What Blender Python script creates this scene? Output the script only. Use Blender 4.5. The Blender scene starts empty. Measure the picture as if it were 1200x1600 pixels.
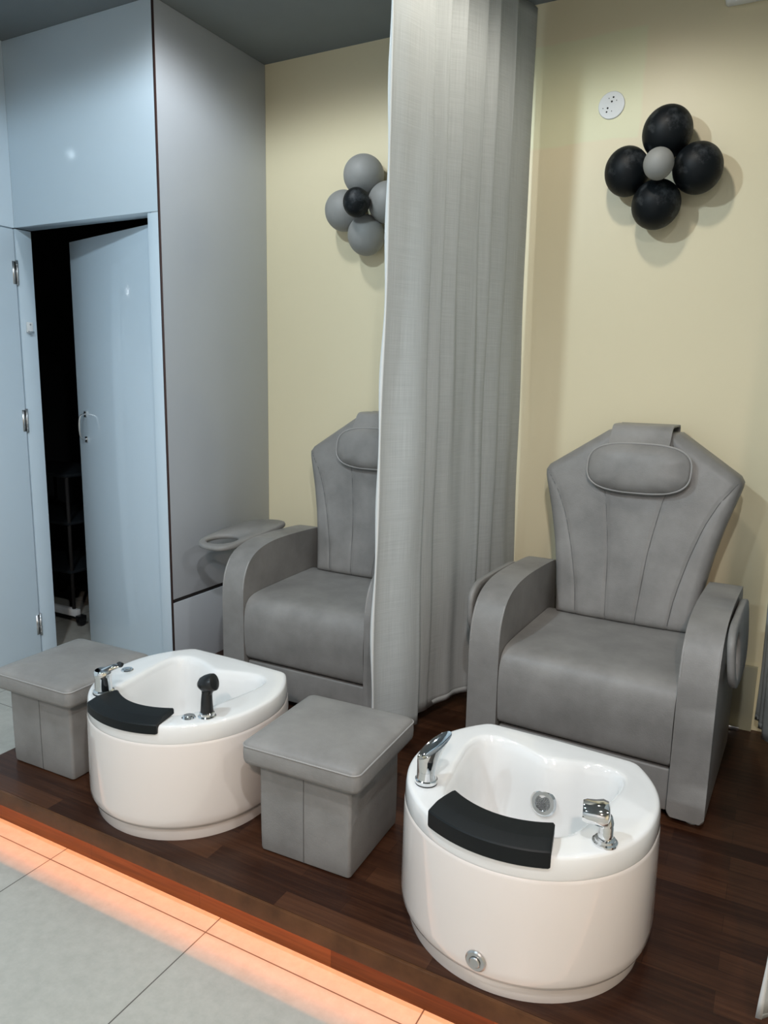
import bpy, bmesh, math, random
from mathutils import Vector, Matrix

random.seed(7)
S = bpy.context.scene
COL = S.collection
PI = math.pi
Z0 = 1.43            # eye height above the salon floor; all heights below are measured from the floor
PT = 0.13            # platform top
CE = 2.835           # ceiling
WL = -3.14           # left wall plane
WS = -2.252          # wardrobe side panel plane
YF = 2.306           # wardrobe front plane
YB = 3.0             # back wall
PE = 1.319           # platform nosing front

# ------------------------------------------------------------------ camera
cam = bpy.data.objects.new('camera', bpy.data.cameras.new('camera'))
COL.objects.link(cam)
yaw, pitch, roll, fpx = -0.487046, -0.179531, 0.018949, 1154.26
fw = Vector((math.sin(yaw)*math.cos(pitch), math.cos(yaw)*math.cos(pitch), math.sin(pitch)))
rt = fw.cross(Vector((0, 0, 1))).normalized()
up = rt.cross(fw)
rt2 = rt*math.cos(roll) + up*math.sin(roll)
up2 = -rt*math.sin(roll) + up*math.cos(roll)
M = Matrix((rt2, up2, -fw)).transposed().to_4x4()
M.translation = Vector((0, 0, Z0))
cam.matrix_world = M
cam.data.sensor_fit = 'VERTICAL'
cam.data.sensor_height = 36.0
cam.data.sensor_width = 27.0
cam.data.lens = fpx/1600*36.0
cam.data.clip_start = 0.02
S.camera = cam

# ------------------------------------------------------------------ world, exposure
S.view_settings.view_transform = 'Standard'
S.view_settings.look = 'None'
S.view_settings.gamma = 1.0
S.view_settings.use_curve_mapping = False
S.view_settings.exposure = 0.82
W = bpy.data.worlds.new('world'); S.world = W; W.use_nodes = True
W.node_tree.nodes['Background'].inputs[0].default_value = (0.6, 0.7, 0.8, 1)
W.node_tree.nodes['Background'].inputs[1].default_value = 0.25

COOL = (0.74, 0.90, 1.0)
WARM = (1.0, 0.80, 0.69)
NEUT = (1.0, 0.93, 0.82)
SOFT = (0.97, 0.99, 1.0)
# x, y, watts, colour, cone degrees, blend : recessed ceiling spots, the last two added as fill
LAMPS = [
    (-1.75, 2.15, 8, SOFT, 172, 0.45),
    (-0.58, 2.05, 10, NEUT, 172, 0.45),
    (-1.50, 0.65, 44, COOL, 174, 0.12),
    (0.00, 0.20, 46, SOFT, 165, 0.5),
    (1.50, 0.65, 25, SOFT, 165, 0.5),
    (-1.50, -1.10, 38, COOL, 165, 0.5),  # unseen cool fill, added to light the front faces
    (0.50, -1.30, 84, WARM, 165, 0.5),  # unseen warm fill, added in place of warm bounce from behind the camera
]

# ------------------------------------------------------------------ helpers
def nodes(name):
    m = bpy.data.materials.new(name); m.use_nodes = True
    nt = m.node_tree; b = nt.nodes['Principled BSDF']
    return m, nt, b

def N(nt, t, **kw):
    n = nt.nodes.new(t)
    for k, v in kw.items():
        if k in n.inputs: n.inputs[k].default_value = v
        else: setattr(n, k, v)
    return n

def simple(name, col, rough=0.5, metal=0.0, coat=0.0, noise=0.0, nscale=8.0, bump=0.0, bscale=60.0, spec=0.5):
    m, nt, b = nodes(name)
    L = nt.links.new
    b.inputs['Base Color'].default_value = (*col, 1)
    b.inputs['Roughness'].default_value = rough
    b.inputs['Metallic'].default_value = metal
    b.inputs['Coat Weight'].default_value = coat
    b.inputs['Coat Roughness'].default_value = 0.04
    b.inputs['Specular IOR Level'].default_value = spec
    tc = N(nt, 'ShaderNodeTexCoord')
    if noise > 0:
        n = N(nt, 'ShaderNodeTexNoise'); n.inputs['Scale'].default_value = nscale
        n.inputs['Detail'].default_value = 5.0; n.inputs['Roughness'].default_value = 0.6
        L(tc.outputs['Object'], n.inputs['Vector'])
        r = N(nt, 'ShaderNodeValToRGB')
        r.color_ramp.elements[0].position = 0.3; r.color_ramp.elements[1].position = 0.7
        r.color_ramp.elements[0].color = (*[c*(1-noise) for c in col], 1)
        r.color_ramp.elements[1].color = (*[min(1, c*(1+noise)) for c in col], 1)
        L(n.outputs['Fac'], r.inputs['Fac']); L(r.outputs['Color'], b.inputs['Base Color'])
    if bump > 0:
        n2 = N(nt, 'ShaderNodeTexNoise'); n2.inputs['Scale'].default_value = bscale
        n2.inputs['Detail'].default_value = 4.0
        L(tc.outputs['Object'], n2.inputs['Vector'])
        bp = N(nt, 'ShaderNodeBump'); bp.inputs['Strength'].default_value = bump
        bp.inputs['Distance'].default_value = 0.002
        L(n2.outputs['Fac'], bp.inputs['Height']); L(bp.outputs['Normal'], b.inputs['Normal'])
    return m

def link(name, me, mat, parent=None, smooth=True):
    o = bpy.data.objects.new(name, me); COL.objects.link(o)
    if mat is not None and not me.materials: me.materials.append(mat)
    if smooth:
        for p in me.polygons: p.use_smooth = True
    if parent is not None: o.parent = parent
    return o

def obj(name, bm, mat, parent=None, smooth=True, sharp=35):
    bmesh.ops.recalc_face_normals(bm, faces=bm.faces)
    if smooth and sharp:
        for e in bm.edges:
            if len(e.link_faces) == 2 and e.calc_face_angle(0) > math.radians(sharp): e.smooth = False
    me = bpy.data.meshes.new(name); bm.to_mesh(me); bm.free()
    return link(name, me, mat, parent, smooth)

def empty(name, loc=(0, 0, 0), rz=0.0):
    o = bpy.data.objects.new(name, None); COL.objects.link(o)
    o.location = loc; o.rotation_euler = (0, 0, rz); o.empty_display_size = 0.05
    return o

def tag(o, label, cat, group=None):
    o['label'] = label; o['category'] = cat
    if group: o['group'] = group
    return o

def struct(o):
    o['kind'] = 'structure'; return o

def add_box(bm, x0, x1, y0, y1, z0, z1, bev=0.0, seg=2):
    r = bmesh.ops.create_cube(bm, size=1)
    for v in r['verts']:
        v.co = Vector((x0+(v.co.x+.5)*(x1-x0), y0+(v.co.y+.5)*(y1-y0), z0+(v.co.z+.5)*(z1-z0)))
    if bev > 0:
        es = list({e for v in r['verts'] for e in v.link_edges})
        bmesh.ops.bevel(bm, geom=es, offset=bev, segments=seg, affect='EDGES', profile=0.5)
    return bm

def box(x0, x1, y0, y1, z0, z1, bev=0.0, seg=2):
    return add_box(bmesh.new(), x0, x1, y0, y1, z0, z1, bev, seg)

def add_loft(bm, rings, closed=True, cap0=True, cap1=True):
    vs = [[bm.verts.new(p) for p in r] for r in rings]
    n = len(rings[0])
    for a, b in zip(vs[:-1], vs[1:]):
        for i in range(n if closed else n-1):
            j = (i+1) % n
            bm.faces.new((a[i], a[j], b[j], b[i]))
    if closed and cap0: bm.faces.new(vs[0][::-1])
    if closed and cap1: bm.faces.new(vs[-1])
    return vs

def add_tube(bm, pts, r, n=10, closed=False, caps=True):
    pts = [Vector(p) for p in pts]; m = len(pts); rings = []
    prev = None
    for i, p in enumerate(pts):
        if closed: t = (pts[(i+1) % m]-pts[i-1]).normalized()
        else: t = (pts[min(i+1, m-1)]-pts[max(i-1, 0)]).normalized()
        if prev is None:
            a = Vector((0, 0, 1)) if abs(t.z) < .9 else Vector((1, 0, 0))
            u = t.cross(a).normalized()
        else:
            u = (prev - t*prev.dot(t)).normalized()
        prev = u; w = t.cross(u)
        rr = r[i] if isinstance(r, (list, tuple)) else r
        rings.append([p+u*math.cos(2*PI*k/n)*rr+w*math.sin(2*PI*k/n)*rr for k in range(n)])
    if closed:
        # choose the twist that closes best
        rings.append(rings[0])
        vs = [[bm.verts.new(p) for p in rg] for rg in rings[:-1]]
        best = min(range(n), key=lambda s: sum((rings[-2][k]-rings[0][(k+s) % n]).length for k in range(n)))
        for a, b in zip(vs[:-1], vs[1:]):
            for i in range(n):
                bm.faces.new((a[i], a[(i+1) % n], b[(i+1) % n], b[i]))
        a, b = vs[-1], vs[0]
        for i in range(n):
            bm.faces.new((a[i], a[(i+1) % n], b[(i+1+best) % n], b[(i+best) % n]))
    else:
        add_loft(bm, rings, True, caps, caps)
    return bm

def add_lathe(bm, prof, n=32, M=None):
    rings = []
    for r, z in prof:
        ring = [Vector((max(r, 1e-5)*math.cos(2*PI*k/n), max(r, 1e-5)*math.sin(2*PI*k/n), z)) for k in range(n)]
        if M is not None: ring = [M @ p for p in ring]
        rings.append(ring)
    add_loft(bm, rings)
    return bm

def spline(pts, per=8, closed=False):
    P = [Vector(p) for p in pts]; n = len(P); out = []
    segs = n if closed else n-1
    for i in range(segs):
        if closed: a, b, c, d = P[i-1], P[i], P[(i+1) % n], P[(i+2) % n]
        else: a, b, c, d = P[max(i-1, 0)], P[i], P[i+1], P[min(i+2, n-1)]
        for k in range(per):
            t = k/per
            out.append(0.5*((2*b)+(c-a)*t+(2*a-5*b+4*c-d)*t*t+(3*b-a-3*c+d)*t**3))
    if not closed: out.append(P[-1])
    return out

def extrude_x(prof, x0, x1, bev=0.0, seg=3):
    """closed (y,z) outline extruded along x, rim edges bevelled"""
    bm = bmesh.new()
    a = [bm.verts.new((x0, p[0], p[1])) for p in prof]
    b = [bm.verts.new((x1, p[0], p[1])) for p in prof]
    n = len(prof)
    bm.faces.new(a[::-1]); bm.faces.new(b)
    for i in range(n): bm.faces.new((a[i], a[(i+1) % n], b[(i+1) % n], b[i]))
    if bev > 0:
        es = [e for e in bm.edges if abs(e.verts[0].co.x-e.verts[1].co.x) < 1e-6]
        bmesh.ops.bevel(bm, geom=es, offset=bev, segments=seg, affect='EDGES', profile=0.5)
    return bm

def interp(tab, x):
    if x <= tab[0][0]: return tab[0][1]
    for (a, fa), (b, fb) in zip(tab[:-1], tab[1:]):
        if x <= b: return fa+(fb-fa)*(x-a)/(b-a)
    return tab[-1][1]

# ------------------------------------------------------------------ materials
M_leather = simple('grey_leatherette', (0.240, 0.232, 0.222), 0.46, noise=0.20, nscale=5.5, bump=0.25, bscale=220, spec=0.4)
M_leather_dk = simple('grey_leatherette_seam', (0.12, 0.12, 0.117), 0.6)
M_piping = simple('grey_leatherette_piping', (0.33, 0.32, 0.31), 0.45)
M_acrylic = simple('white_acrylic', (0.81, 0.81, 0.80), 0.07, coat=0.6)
M_skirt = simple('warm_lit_white_acrylic', (0.80, 0.735, 0.69), 0.08, coat=0.6)  # white acrylic; warm light on the upright faces is put into its colour
M_chrome = simple('chrome', (0.80, 0.81, 0.82), 0.06, metal=1.0)
M_steel = simple('brushed_steel', (0.55, 0.55, 0.55), 0.3, metal=1.0)
M_rubber = simple('black_foam_rubber', (0.006, 0.008, 0.009), 0.5, bump=0.1, bscale=300, spec=0.25)
M_plastic = simple('black_plastic', (0.01, 0.011, 0.012), 0.3)
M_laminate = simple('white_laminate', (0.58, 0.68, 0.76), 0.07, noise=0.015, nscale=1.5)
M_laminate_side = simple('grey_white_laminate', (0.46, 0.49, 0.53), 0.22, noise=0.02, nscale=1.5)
M_gap = simple('dark_gap', (0.012, 0.010, 0.010), 0.8)
M_brownedge = simple('brown_edge_band', (0.045, 0.018, 0.014), 0.6)
M_ceiling = simple('grey_ceiling_paint', (0.17, 0.19, 0.20), 0.8, noise=0.05, nscale=3)
M_whitewall = simple('white_wall_paint', (0.62, 0.64, 0.65), 0.7)
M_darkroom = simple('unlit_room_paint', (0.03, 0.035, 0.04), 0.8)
M_cart = simple('black_cart_shelf', (0.012, 0.016, 0.020), 0.5)
M_hole = simple('socket_hole', (0.01, 0.01, 0.01), 0.8)
M_plate = simple('white_plastic', (0.72, 0.74, 0.75), 0.3)
M_bgrey = simple('grey_latex', (0.27, 0.27, 0.26), 0.55, noise=0.05, nscale=9)
M_trim = simple('cream_trim', (0.45, 0.42, 0.31), 0.5)

def mk_black_latex():
    m, nt, b = nodes('dusty_black_latex'); L = nt.links.new
    tc = N(nt, 'ShaderNodeTexCoord'); n = N(nt, 'ShaderNodeTexNoise')
    n.inputs['Scale'].default_value = 14; n.inputs['Detail'].default_value = 7; n.inputs['Roughness'].default_value = .7
    L(tc.outputs['Object'], n.inputs['Vector'])
    r = N(nt, 'ShaderNodeValToRGB'); e = r.color_ramp.elements
    e[0].position = .5; e[0].color = (.003, .005, .007, 1); e[1].position = .70; e[1].color = (.06, .066, .072, 1)
    L(n.outputs['Fac'], r.inputs['Fac']); L(r.outputs['Color'], b.inputs['Base Color'])
    b.inputs['Roughness'].default_value = .5; b.inputs['Specular IOR Level'].default_value = .25
    return m
M_bblack = mk_black_latex()

def mk_wall():
    m, nt, b = nodes('cream_wall_paint'); L = nt.links.new
    tc = N(nt, 'ShaderNodeTexCoord'); sp = N(nt, 'ShaderNodeSeparateXYZ')
    L(tc.outputs['Object'], sp.inputs[0])
    nz = N(nt, 'ShaderNodeTexNoise'); nz.inputs['Scale'].default_value = 1.4; nz.inputs['Detail'].default_value = 6
    L(tc.outputs['Object'], nz.inputs['Vector'])
    mix = N(nt, 'ShaderNodeMix'); mix.data_type = 'RGBA'
    mix.inputs['A'].default_value = (0.76, 0.67, 0.455, 1); mix.inputs['B'].default_value = (0.80, 0.715, 0.50, 1)
    L(nz.outputs['Fac'], mix.inputs['Factor'])
    def step(sock, edge, up, w=.006):
        mr = N(nt, 'ShaderNodeMapRange'); mr.inputs['From Min'].default_value = edge-w if up else edge+w
        mr.inputs['From Max'].default_value = edge+w if up else edge-w
        L(sock, mr.inputs['Value']); return mr.outputs[0]
    nz2 = N(nt, 'ShaderNodeTexNoise'); nz2.inputs['Scale'].default_value = 5; L(tc.outputs['Object'], nz2.inputs['Vector'])
    ad = N(nt, 'ShaderNodeMath', operation='MULTIPLY_ADD'); ad.inputs[1].default_value = .03
    L(nz2.outputs['Fac'], ad.inputs[0]); L(sp.outputs['X'], ad.inputs[2])
    ad2 = N(nt, 'ShaderNodeMath', operation='MULTIPLY_ADD'); ad2.inputs[1].default_value = .03
    L(nz2.outputs['Fac'], ad2.inputs[0]); L(sp.outputs['Z'], ad2.inputs[2])
    # repainted rectangle around the wall socket
    a = step(ad.outputs[0], -.545, False); c = step(ad2.outputs[0], Z0+.905, True); d = step(ad2.outputs[0], Z0+1.27, False)
    e = step(ad.outputs[0], -.96, True)
    m1 = N(nt, 'ShaderNodeMath', operation='MULTIPLY'); L(a, m1.inputs[0]); L(c, m1.inputs[1])
    m2 = N(nt, 'ShaderNodeMath', operation='MULTIPLY'); L(m1.outputs[0], m2.inputs[0]); L(d, m2.inputs[1])
    m3 = N(nt, 'ShaderNodeMath', operation='MULTIPLY'); L(m2.outputs[0], m3.inputs[0]); L(e, m3.inputs[1])
    m4 = N(nt, 'ShaderNodeMath', operation='MULTIPLY'); L(m3.outputs[0], m4.inputs[0]); m4.inputs[1].default_value = .9
    mx = N(nt, 'ShaderNodeMix'); mx.data_type = 'RGBA'; mx.inputs['B'].default_value = (.76, .745, .50, 1)
    L(m4.outputs[0], mx.inputs['Factor']); L(mix.outputs['Result'], mx.inputs['A'])
    L(mx.outputs['Result'], b.inputs['Base Color'])
    b.inputs['Roughness'].default_value = .42
    bp = N(nt, 'ShaderNodeBump'); bp.inputs['Strength'].default_value = .15; bp.inputs['Distance'].default_value = .004
    nb = N(nt, 'ShaderNodeTexNoise'); nb.inputs['Scale'].default_value = 7; L(tc.outputs['Object'], nb.inputs['Vector'])
    L(nb.outputs['Fac'], bp.inputs['Height']); L(bp.outputs['Normal'], b.inputs['Normal'])
    return m
M_wall = mk_wall()

def mk_wood(name, cols, vertical=False, rough=.33):
    m, nt, b = nodes(name); L = nt.links.new
    tc = N(nt, 'ShaderNodeTexCoord'); mp = N(nt, 'ShaderNodeMapping')
    if vertical: mp.inputs['Rotation'].default_value = (PI/2, 0, 0)
    L(tc.outputs['Object'], mp.inputs['Vector'])
    br = N(nt, 'ShaderNodeTexBrick'); br.offset = .37; br.offset_frequency = 2; br.squash = 1
    br.inputs['Color1'].default_value = (0, 0, 0, 1); br.inputs['Color2'].default_value = (1, 1, 1, 1)
    br.inputs['Mortar'].default_value = (.0, .0, .0, 1)
    br.inputs['Scale'].default_value = 1; br.inputs['Brick Width'].default_value = .42
    br.inputs['Row Height'].default_value = .066; br.inputs['Mortar Size'].default_value = .0006
    br.inputs['Mortar Smooth'].default_value = 0
    L(mp.outputs[0], br.inputs['Vector'])
    mg = N(nt, 'ShaderNodeMapping'); mg.inputs['Scale'].default_value = (2.2, 55, 55)
    L(tc.outputs['Object'], mg.inputs['Vector'])
    g = N(nt, 'ShaderNodeTexNoise'); g.inputs['Scale'].default_value = 1.6; g.inputs['Detail'].default_value = 6
    g.inputs['Roughness'].default_value = .65; g.inputs['Distortion'].default_value = .6
    L(mg.outputs[0], g.inputs['Vector'])
    ma = N(nt, 'ShaderNodeMath', operation='MULTIPLY_ADD'); ma.inputs[1].default_value = .40
    L(br.outputs['Color'], ma.inputs[0])
    mb_ = N(nt, 'ShaderNodeMath', operation='MULTIPLY'); mb_.inputs[1].default_value = .85
    L(g.outputs['Fac'], mb_.inputs[0]); L(mb_.outputs[0], ma.inputs[2])
    r = N(nt, 'ShaderNodeValToRGB'); e = r.color_ramp.elements
    e[0].position = .15; e[0].color = (*cols[0], 1); e[1].position = .95; e[1].color = (*cols[2], 1)
    k = e.new(.5); k.color = (*cols[1], 1)
    L(ma.outputs[0], r.inputs['Fac']); L(r.outputs['Color'], b.inputs['Base Color'])
    b.inputs['Roughness'].default_value = rough; b.inputs['Specular IOR Level'].default_value = .28
    bp = N(nt, 'ShaderNodeBump'); bp.inputs['Strength'].default_value = .12; bp.inputs['Distance'].default_value = .001
    L(g.outputs['Fac'], bp.inputs['Height']); L(bp.outputs['Normal'], b.inputs['Normal'])
    return m
WOODC = [(.010, .0035, .0020), (.030, .0105, .0055), (.090, .036, .017)]
M_wood = mk_wood('dark_wood_laminate', WOODC)
M_wood_v = mk_wood('dark_wood_laminate_riser', [(.05, .016, .005), (.10, .034, .011), (.22, .080, .026)], True, .4)
M_nosing = simple('brown_nosing', (.100, .042, .017), .4, noise=.3, nscale=12, spec=.2)

def mk_tile():
    m, nt, b = nodes('pale_grey_tile'); L = nt.links.new
    tc = N(nt, 'ShaderNodeTexCoord'); mp = N(nt, 'ShaderNodeMapping')
    mp.inputs['Location'].default_value = (1.187, -1.292, 0)
    L(tc.outputs['Object'], mp.inputs['Vector'])
    br = N(nt, 'ShaderNodeTexBrick'); br.offset = 0; br.squash = 1
    for k, v in (('Scale', 1), ('Brick Width', .6), ('Row Height', .6), ('Mortar Size', .0018), ('Mortar Smooth', .1)): br.inputs[k].default_value = v
    L(mp.outputs[0], br.inputs['Vector'])
    n = N(nt, 'ShaderNodeTexNoise'); n.inputs['Scale'].default_value = 28; n.inputs['Detail'].default_value = 8
    n.inputs['Roughness'].default_value = .7; L(tc.outputs['Object'], n.inputs['Vector'])
    r = N(nt, 'ShaderNodeValToRGB'); e = r.color_ramp.elements
    e[0].position = .3; e[0].color = (.40, .40, .36, 1); e[1].position = .7; e[1].color = (.49, .485, .44, 1)
    L(n.outputs['Fac'], r.inputs['Fac'])
    mx = N(nt, 'ShaderNodeMix'); mx.data_type = 'RGBA'; mx.inputs['B'].default_value = (.10, .09, .08, 1)
    L(br.outputs['Fac'], mx.inputs['Factor']); L(r.outputs['Color'], mx.inputs['A'])
    L(mx.outputs['Result'], b.inputs['Base Color'])
    b.inputs['Roughness'].default_value = .32
    return m
M_tile = mk_tile()

def mk_linen():
    m, nt, b = nodes('grey_linen'); L = nt.links.new
    tc = N(nt, 'ShaderNodeTexCoord')
    w1 = N(nt, 'ShaderNodeTexNoise'); w1.inputs['Scale'].default_value = 1; w1.inputs['Detail'].default_value = 4
    m1 = N(nt, 'ShaderNodeMapping'); m1.inputs['Scale'].default_value = (520, 6, 1)
    L(tc.outputs['UV'], m1.inputs['Vector']); L(m1.outputs[0], w1.inputs['Vector'])
    w2 = N(nt, 'ShaderNodeTexNoise'); w2.inputs['Scale'].default_value = 1; w2.inputs['Detail'].default_value = 4
    m2 = N(nt, 'ShaderNodeMapping'); m2.inputs['Scale'].default_value = (7, 560, 1)
    L(tc.outputs['UV'], m2.inputs['Vector']); L(m2.outputs[0], w2.inputs['Vector'])
    ad = N(nt, 'ShaderNodeMath', operation='ADD'); L(w1.outputs['Fac'], ad.inputs[0]); L(w2.outputs['Fac'], ad.inputs[1])
    r = N(nt, 'ShaderNodeValToRGB'); e = r.color_ramp.elements
    e[0].position = .35; e[0].color = (.49, .52, .52, 1); e[1].position = .68; e[1].color = (.64, .67, .67, 1)
    hf = N(nt, 'ShaderNodeMath', operation='MULTIPLY'); hf.inputs[1].default_value = .5
    L(ad.outputs[0], hf.inputs[0]); L(hf.outputs[0], r.inputs['Fac']); L(r.outputs['Color'], b.inputs['Base Color'])
    b.inputs['Roughness'].default_value = .9; b.inputs['Specular IOR Level'].default_value = .1
    tl = N(nt, 'ShaderNodeBsdfTranslucent'); L(r.outputs['Color'], tl.inputs['Color'])
    ms = N(nt, 'ShaderNodeMixShader'); ms.inputs[0].default_value = .22
    out = nt.nodes['Material Output']
    L(b.outputs[0], ms.inputs[1]); L(tl.outputs[0], ms.inputs[2]); L(ms.outputs[0], out.inputs['Surface'])
    bp = N(nt, 'ShaderNodeBump'); bp.inputs['Strength'].default_value = .35; bp.inputs['Distance'].default_value = .0008
    L(ad.outputs[0], bp.inputs['Height']); L(bp.outputs['Normal'], b.inputs['Normal'])
    return m
M_linen = mk_linen()
M_hem = simple('pale_linen_hem', (.62, .63, .62), .85)

def emis(name, col, s):
    m, nt, b = nodes(name)
    b.inputs['Base Color'].default_value = (.8, .8, .8, 1)
    b.inputs['Emission Color'].default_value = (*col, 1); b.inputs['Emission Strength'].default_value = s
    return m

# ------------------------------------------------------------------ the setting
X1, Y0 = 2.6, -2.6
struct(obj('floor', box(-5.0, X1, Y0, 4.6, -.06, 0), M_tile, smooth=False))
struct(obj('ceiling', box(-5.0, X1+.1, Y0-.1, 4.6, CE, CE+.06), M_ceiling, smooth=False))
struct(obj('wall_back', box(WS, X1+.1, YB, YB+.1, 0, CE), M_wall, smooth=False))
struct(obj('wall_right', box(X1, X1+.1, Y0, YB, 0, CE), M_wall, smooth=False))
struct(obj('wall_front', box(WL-.1, X1, Y0-.1, Y0, 0, CE), M_whitewall, smooth=False))
# left wall: lower part is a flush door near the corner, a seam at z=.635, panel above
SZ = Z0+.633
bm = box(WL-.1, WL, Y0, 1.45, 0, SZ-.002)
add_box(bm, WL-.1, WL, Y0, YF, SZ+.002, CE)
add_box(bm, WL-.1, WL-.012, Y0, YF, SZ-.002, SZ+.002)
struct(obj('wall_left', bm, M_laminate, smooth=False))
d1 = struct(obj('door_1', box(WL-.036, WL, 1.455, YF-.005, .01, SZ-.004, .0015), M_laminate))
def hinge(parent, z):
    b = bmesh.new()
    add_tube(b, [(WL+.005, YF-.002, z-.055), (WL+.005, YF-.002, z+.055)], .0055, 10)
    for k in (-.036, -.012, .012, .036): add_tube(b, [(WL+.005, YF-.002, z+k-.0012), (WL+.005, YF-.002, z+k+.0012)], .0066, 10)
    add_box(b, WL-.0005, WL+.002, YF-.022, YF-.004, z-.05, z+.05)
    obj('hinge', b, M_steel, parent)
for z in (Z0+.44, Z0-.23, Z0-1.235): hinge(d1, z)
# partition: reveal, header, narrow jamb strip, side panel
struct(obj('trim_1', box(WL-.1, WL, YF+.003, YF+.085, 0, SZ, .001), M_laminate))          # door reveal
bm = box(WL, WS-.012, YF, YF+.085, SZ+.003, CE-.001, .001)
struct(obj('wall_partition', bm, M_laminate))
struct(obj('trim_2', box(-2.320, WS-.012, YF, YF+.085, 0, SZ-.001, .001), M_laminate))      # jamb strip right of the opening
struct(obj('trim_3', box(WS-.012, WS-.0005, YF+.0005, YF+.0029, 0, CE-.001), M_brownedge))      # brown edge band
# side panel in two pieces with a black shadow gap
GZ = Z0-.977
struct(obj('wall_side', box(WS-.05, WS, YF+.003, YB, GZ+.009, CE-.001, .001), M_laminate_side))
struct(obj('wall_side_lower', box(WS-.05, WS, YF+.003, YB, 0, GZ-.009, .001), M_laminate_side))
struct(obj('trim_4', box(WS-.045, WS-.006, YF+.01, YB, GZ-.009, GZ+.009), M_gap))
# the unlit room behind the opening
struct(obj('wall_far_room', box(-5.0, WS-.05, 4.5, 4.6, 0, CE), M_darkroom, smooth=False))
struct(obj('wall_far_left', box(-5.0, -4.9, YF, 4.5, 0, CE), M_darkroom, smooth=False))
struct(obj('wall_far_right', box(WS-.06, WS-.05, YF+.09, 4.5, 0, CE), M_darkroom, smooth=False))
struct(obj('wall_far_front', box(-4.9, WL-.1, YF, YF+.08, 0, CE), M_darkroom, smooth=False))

# ajar door leaf, hinged at the right jamb
hx, hy = -2.318, 2.372
ang = math.atan2(2.560-hy, -3.085-hx)
dl = empty('door_2', (hx, hy, 0), ang)
dl['kind'] = 'structure'
LW = .80
obj('door_leaf', box(0, LW, -.035, 0, .008, Z0+.612, .002), M_laminate, dl)
# local +x runs away from the hinge; local +y side is the one facing the salon
ysg = .0
b = bmesh.new()
hz = Z0-.265
pts = spline([(LW-.075, ysg, hz+.062), (LW-.075, ysg+.028, hz+.050), (LW-.078, ysg+.036, hz), (LW-.075, ysg+.028, hz-.050), (LW-.075, ysg, hz-.062)], 8)
add_tube(b, pts, .005, 10)
for k in (.062, -.062): add_box(b, LW-.086, LW-.064, ysg, ysg+.004, hz+k-.014, hz+k+.014, .001)
obj('door_handle', b, M_steel, dl)
obj('latch_plate', box(LW-.002, LW+.002, -.028, -.006, Z0+.15, Z0+.21, .0008), M_steel, dl)
# small latch on the reveal
lt = obj('door_catch', box(WL, WL+.010, YF+.028, YF+.058, Z0+.178, Z0+.225, .002), M_plate)
b = box(WL+.008, WL+.020, YF+.030, YF+.056, Z0+.174, Z0+.184, .001)
obj('catch_lip', b, M_steel, lt)
b = bmesh.new(); add_tube(b, [(WL+.009, YF+.043, Z0+.214), (WL+.0115, YF+.043, Z0+.214)], .004, 10)
obj('catch_screw', b, M_steel, lt)
tag(lt, 'small pale door catch screwed to the frame beside the dark opening', 'door catch')

# ------------------------------------------------------------------ platform
bm = box(WS-.0, X1, PE+.01, YB, PT-.022, PT)
pf = empty('platform', (0, 0, 0)); pf['kind'] = 'structure'
obj('platform_deck', bm, M_wood, pf, smooth=False)
obj('platform_riser', box(WS, X1, 1.352, 1.372, 0, PT-.022), M_wood_v, pf, smooth=False)
obj('platform_nosing', box(WS-.001, X1, PE, PE+.009, PT-.048, PT+.0008, .0012), M_nosing, pf)
obj('platform_side', box(WS, WS+.02, 1.372, YF, 0, PT-.022), M_wood_v, pf, smooth=False)
led = obj('led_strip', box(WS+.02, X1-.02, 1.3380, 1.3430, PT-.038, PT-.022), emis('led_diffuser', (1, .27, .04), .5), None, smooth=False)
tag(led, 'glowing amber LED strip under the front edge of the wooden platform', 'light strip')
ld = bpy.data.lights.new('led_light', 'AREA'); ld.shape = 'RECTANGLE'
ld.size = X1-WS-.06; ld.size_y = .0010; ld.energy = 3.2; ld.color = (1.0, .26, .035)
lo = bpy.data.objects.new('led_light', ld); COL.objects.link(lo)
lo.location = ((X1+WS)/2, 1.3405, PT-.0385); lo.parent = led
# low plinth ledge on the back wall behind the right chair
struct(obj('baseboard_back', box(-.98, .02, YB-.02, YB, PT, Z0-1.045, .002), M_trim))

# ------------------------------------------------------------------ ceiling spots
for i, (x, y, wt, c, cone, bl) in enumerate(LAMPS):
    t = empty('ceiling_downlight', (x, y, CE))
    b = bmesh.new(); add_lathe(b, [(.052, 0), (.068, 0), (.068, -.006), (.050, -.008), (.050, -.002), (.052, 0)], 32)
    obj('trim_ring', b, M_plate, t)
    b = bmesh.new(); add_lathe(b, [(.0, -.003), (.050, -.003), (.050, -.0015), (0, -.0015)], 32)
    obj('diffuser', b, emis('lamp_diffuser', c, 25), t)
    lg = bpy.data.lights.new('downlight', 'SPOT'); lg.energy = wt; lg.color = c
    lg.spot_size = math.radians(cone); lg.spot_blend = bl; lg.shadow_soft_size = .045
    lo = bpy.data.objects.new('downlight_source', lg); COL.objects.link(lo)
    lo.location = (0, 0, -.05); lo.parent = t
    where = ['over the left treatment chair', 'over the right treatment chair', 'in front of the left foot basin',
             'in front of the right foot basin', 'at the right of the room', 'added as fill behind at the left of the room', 'added as warm fill behind at the right of the room'][i]
    tag(t, 'round recessed ceiling downlight ' + where, 'ceiling light', 'recessed downlights')

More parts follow.
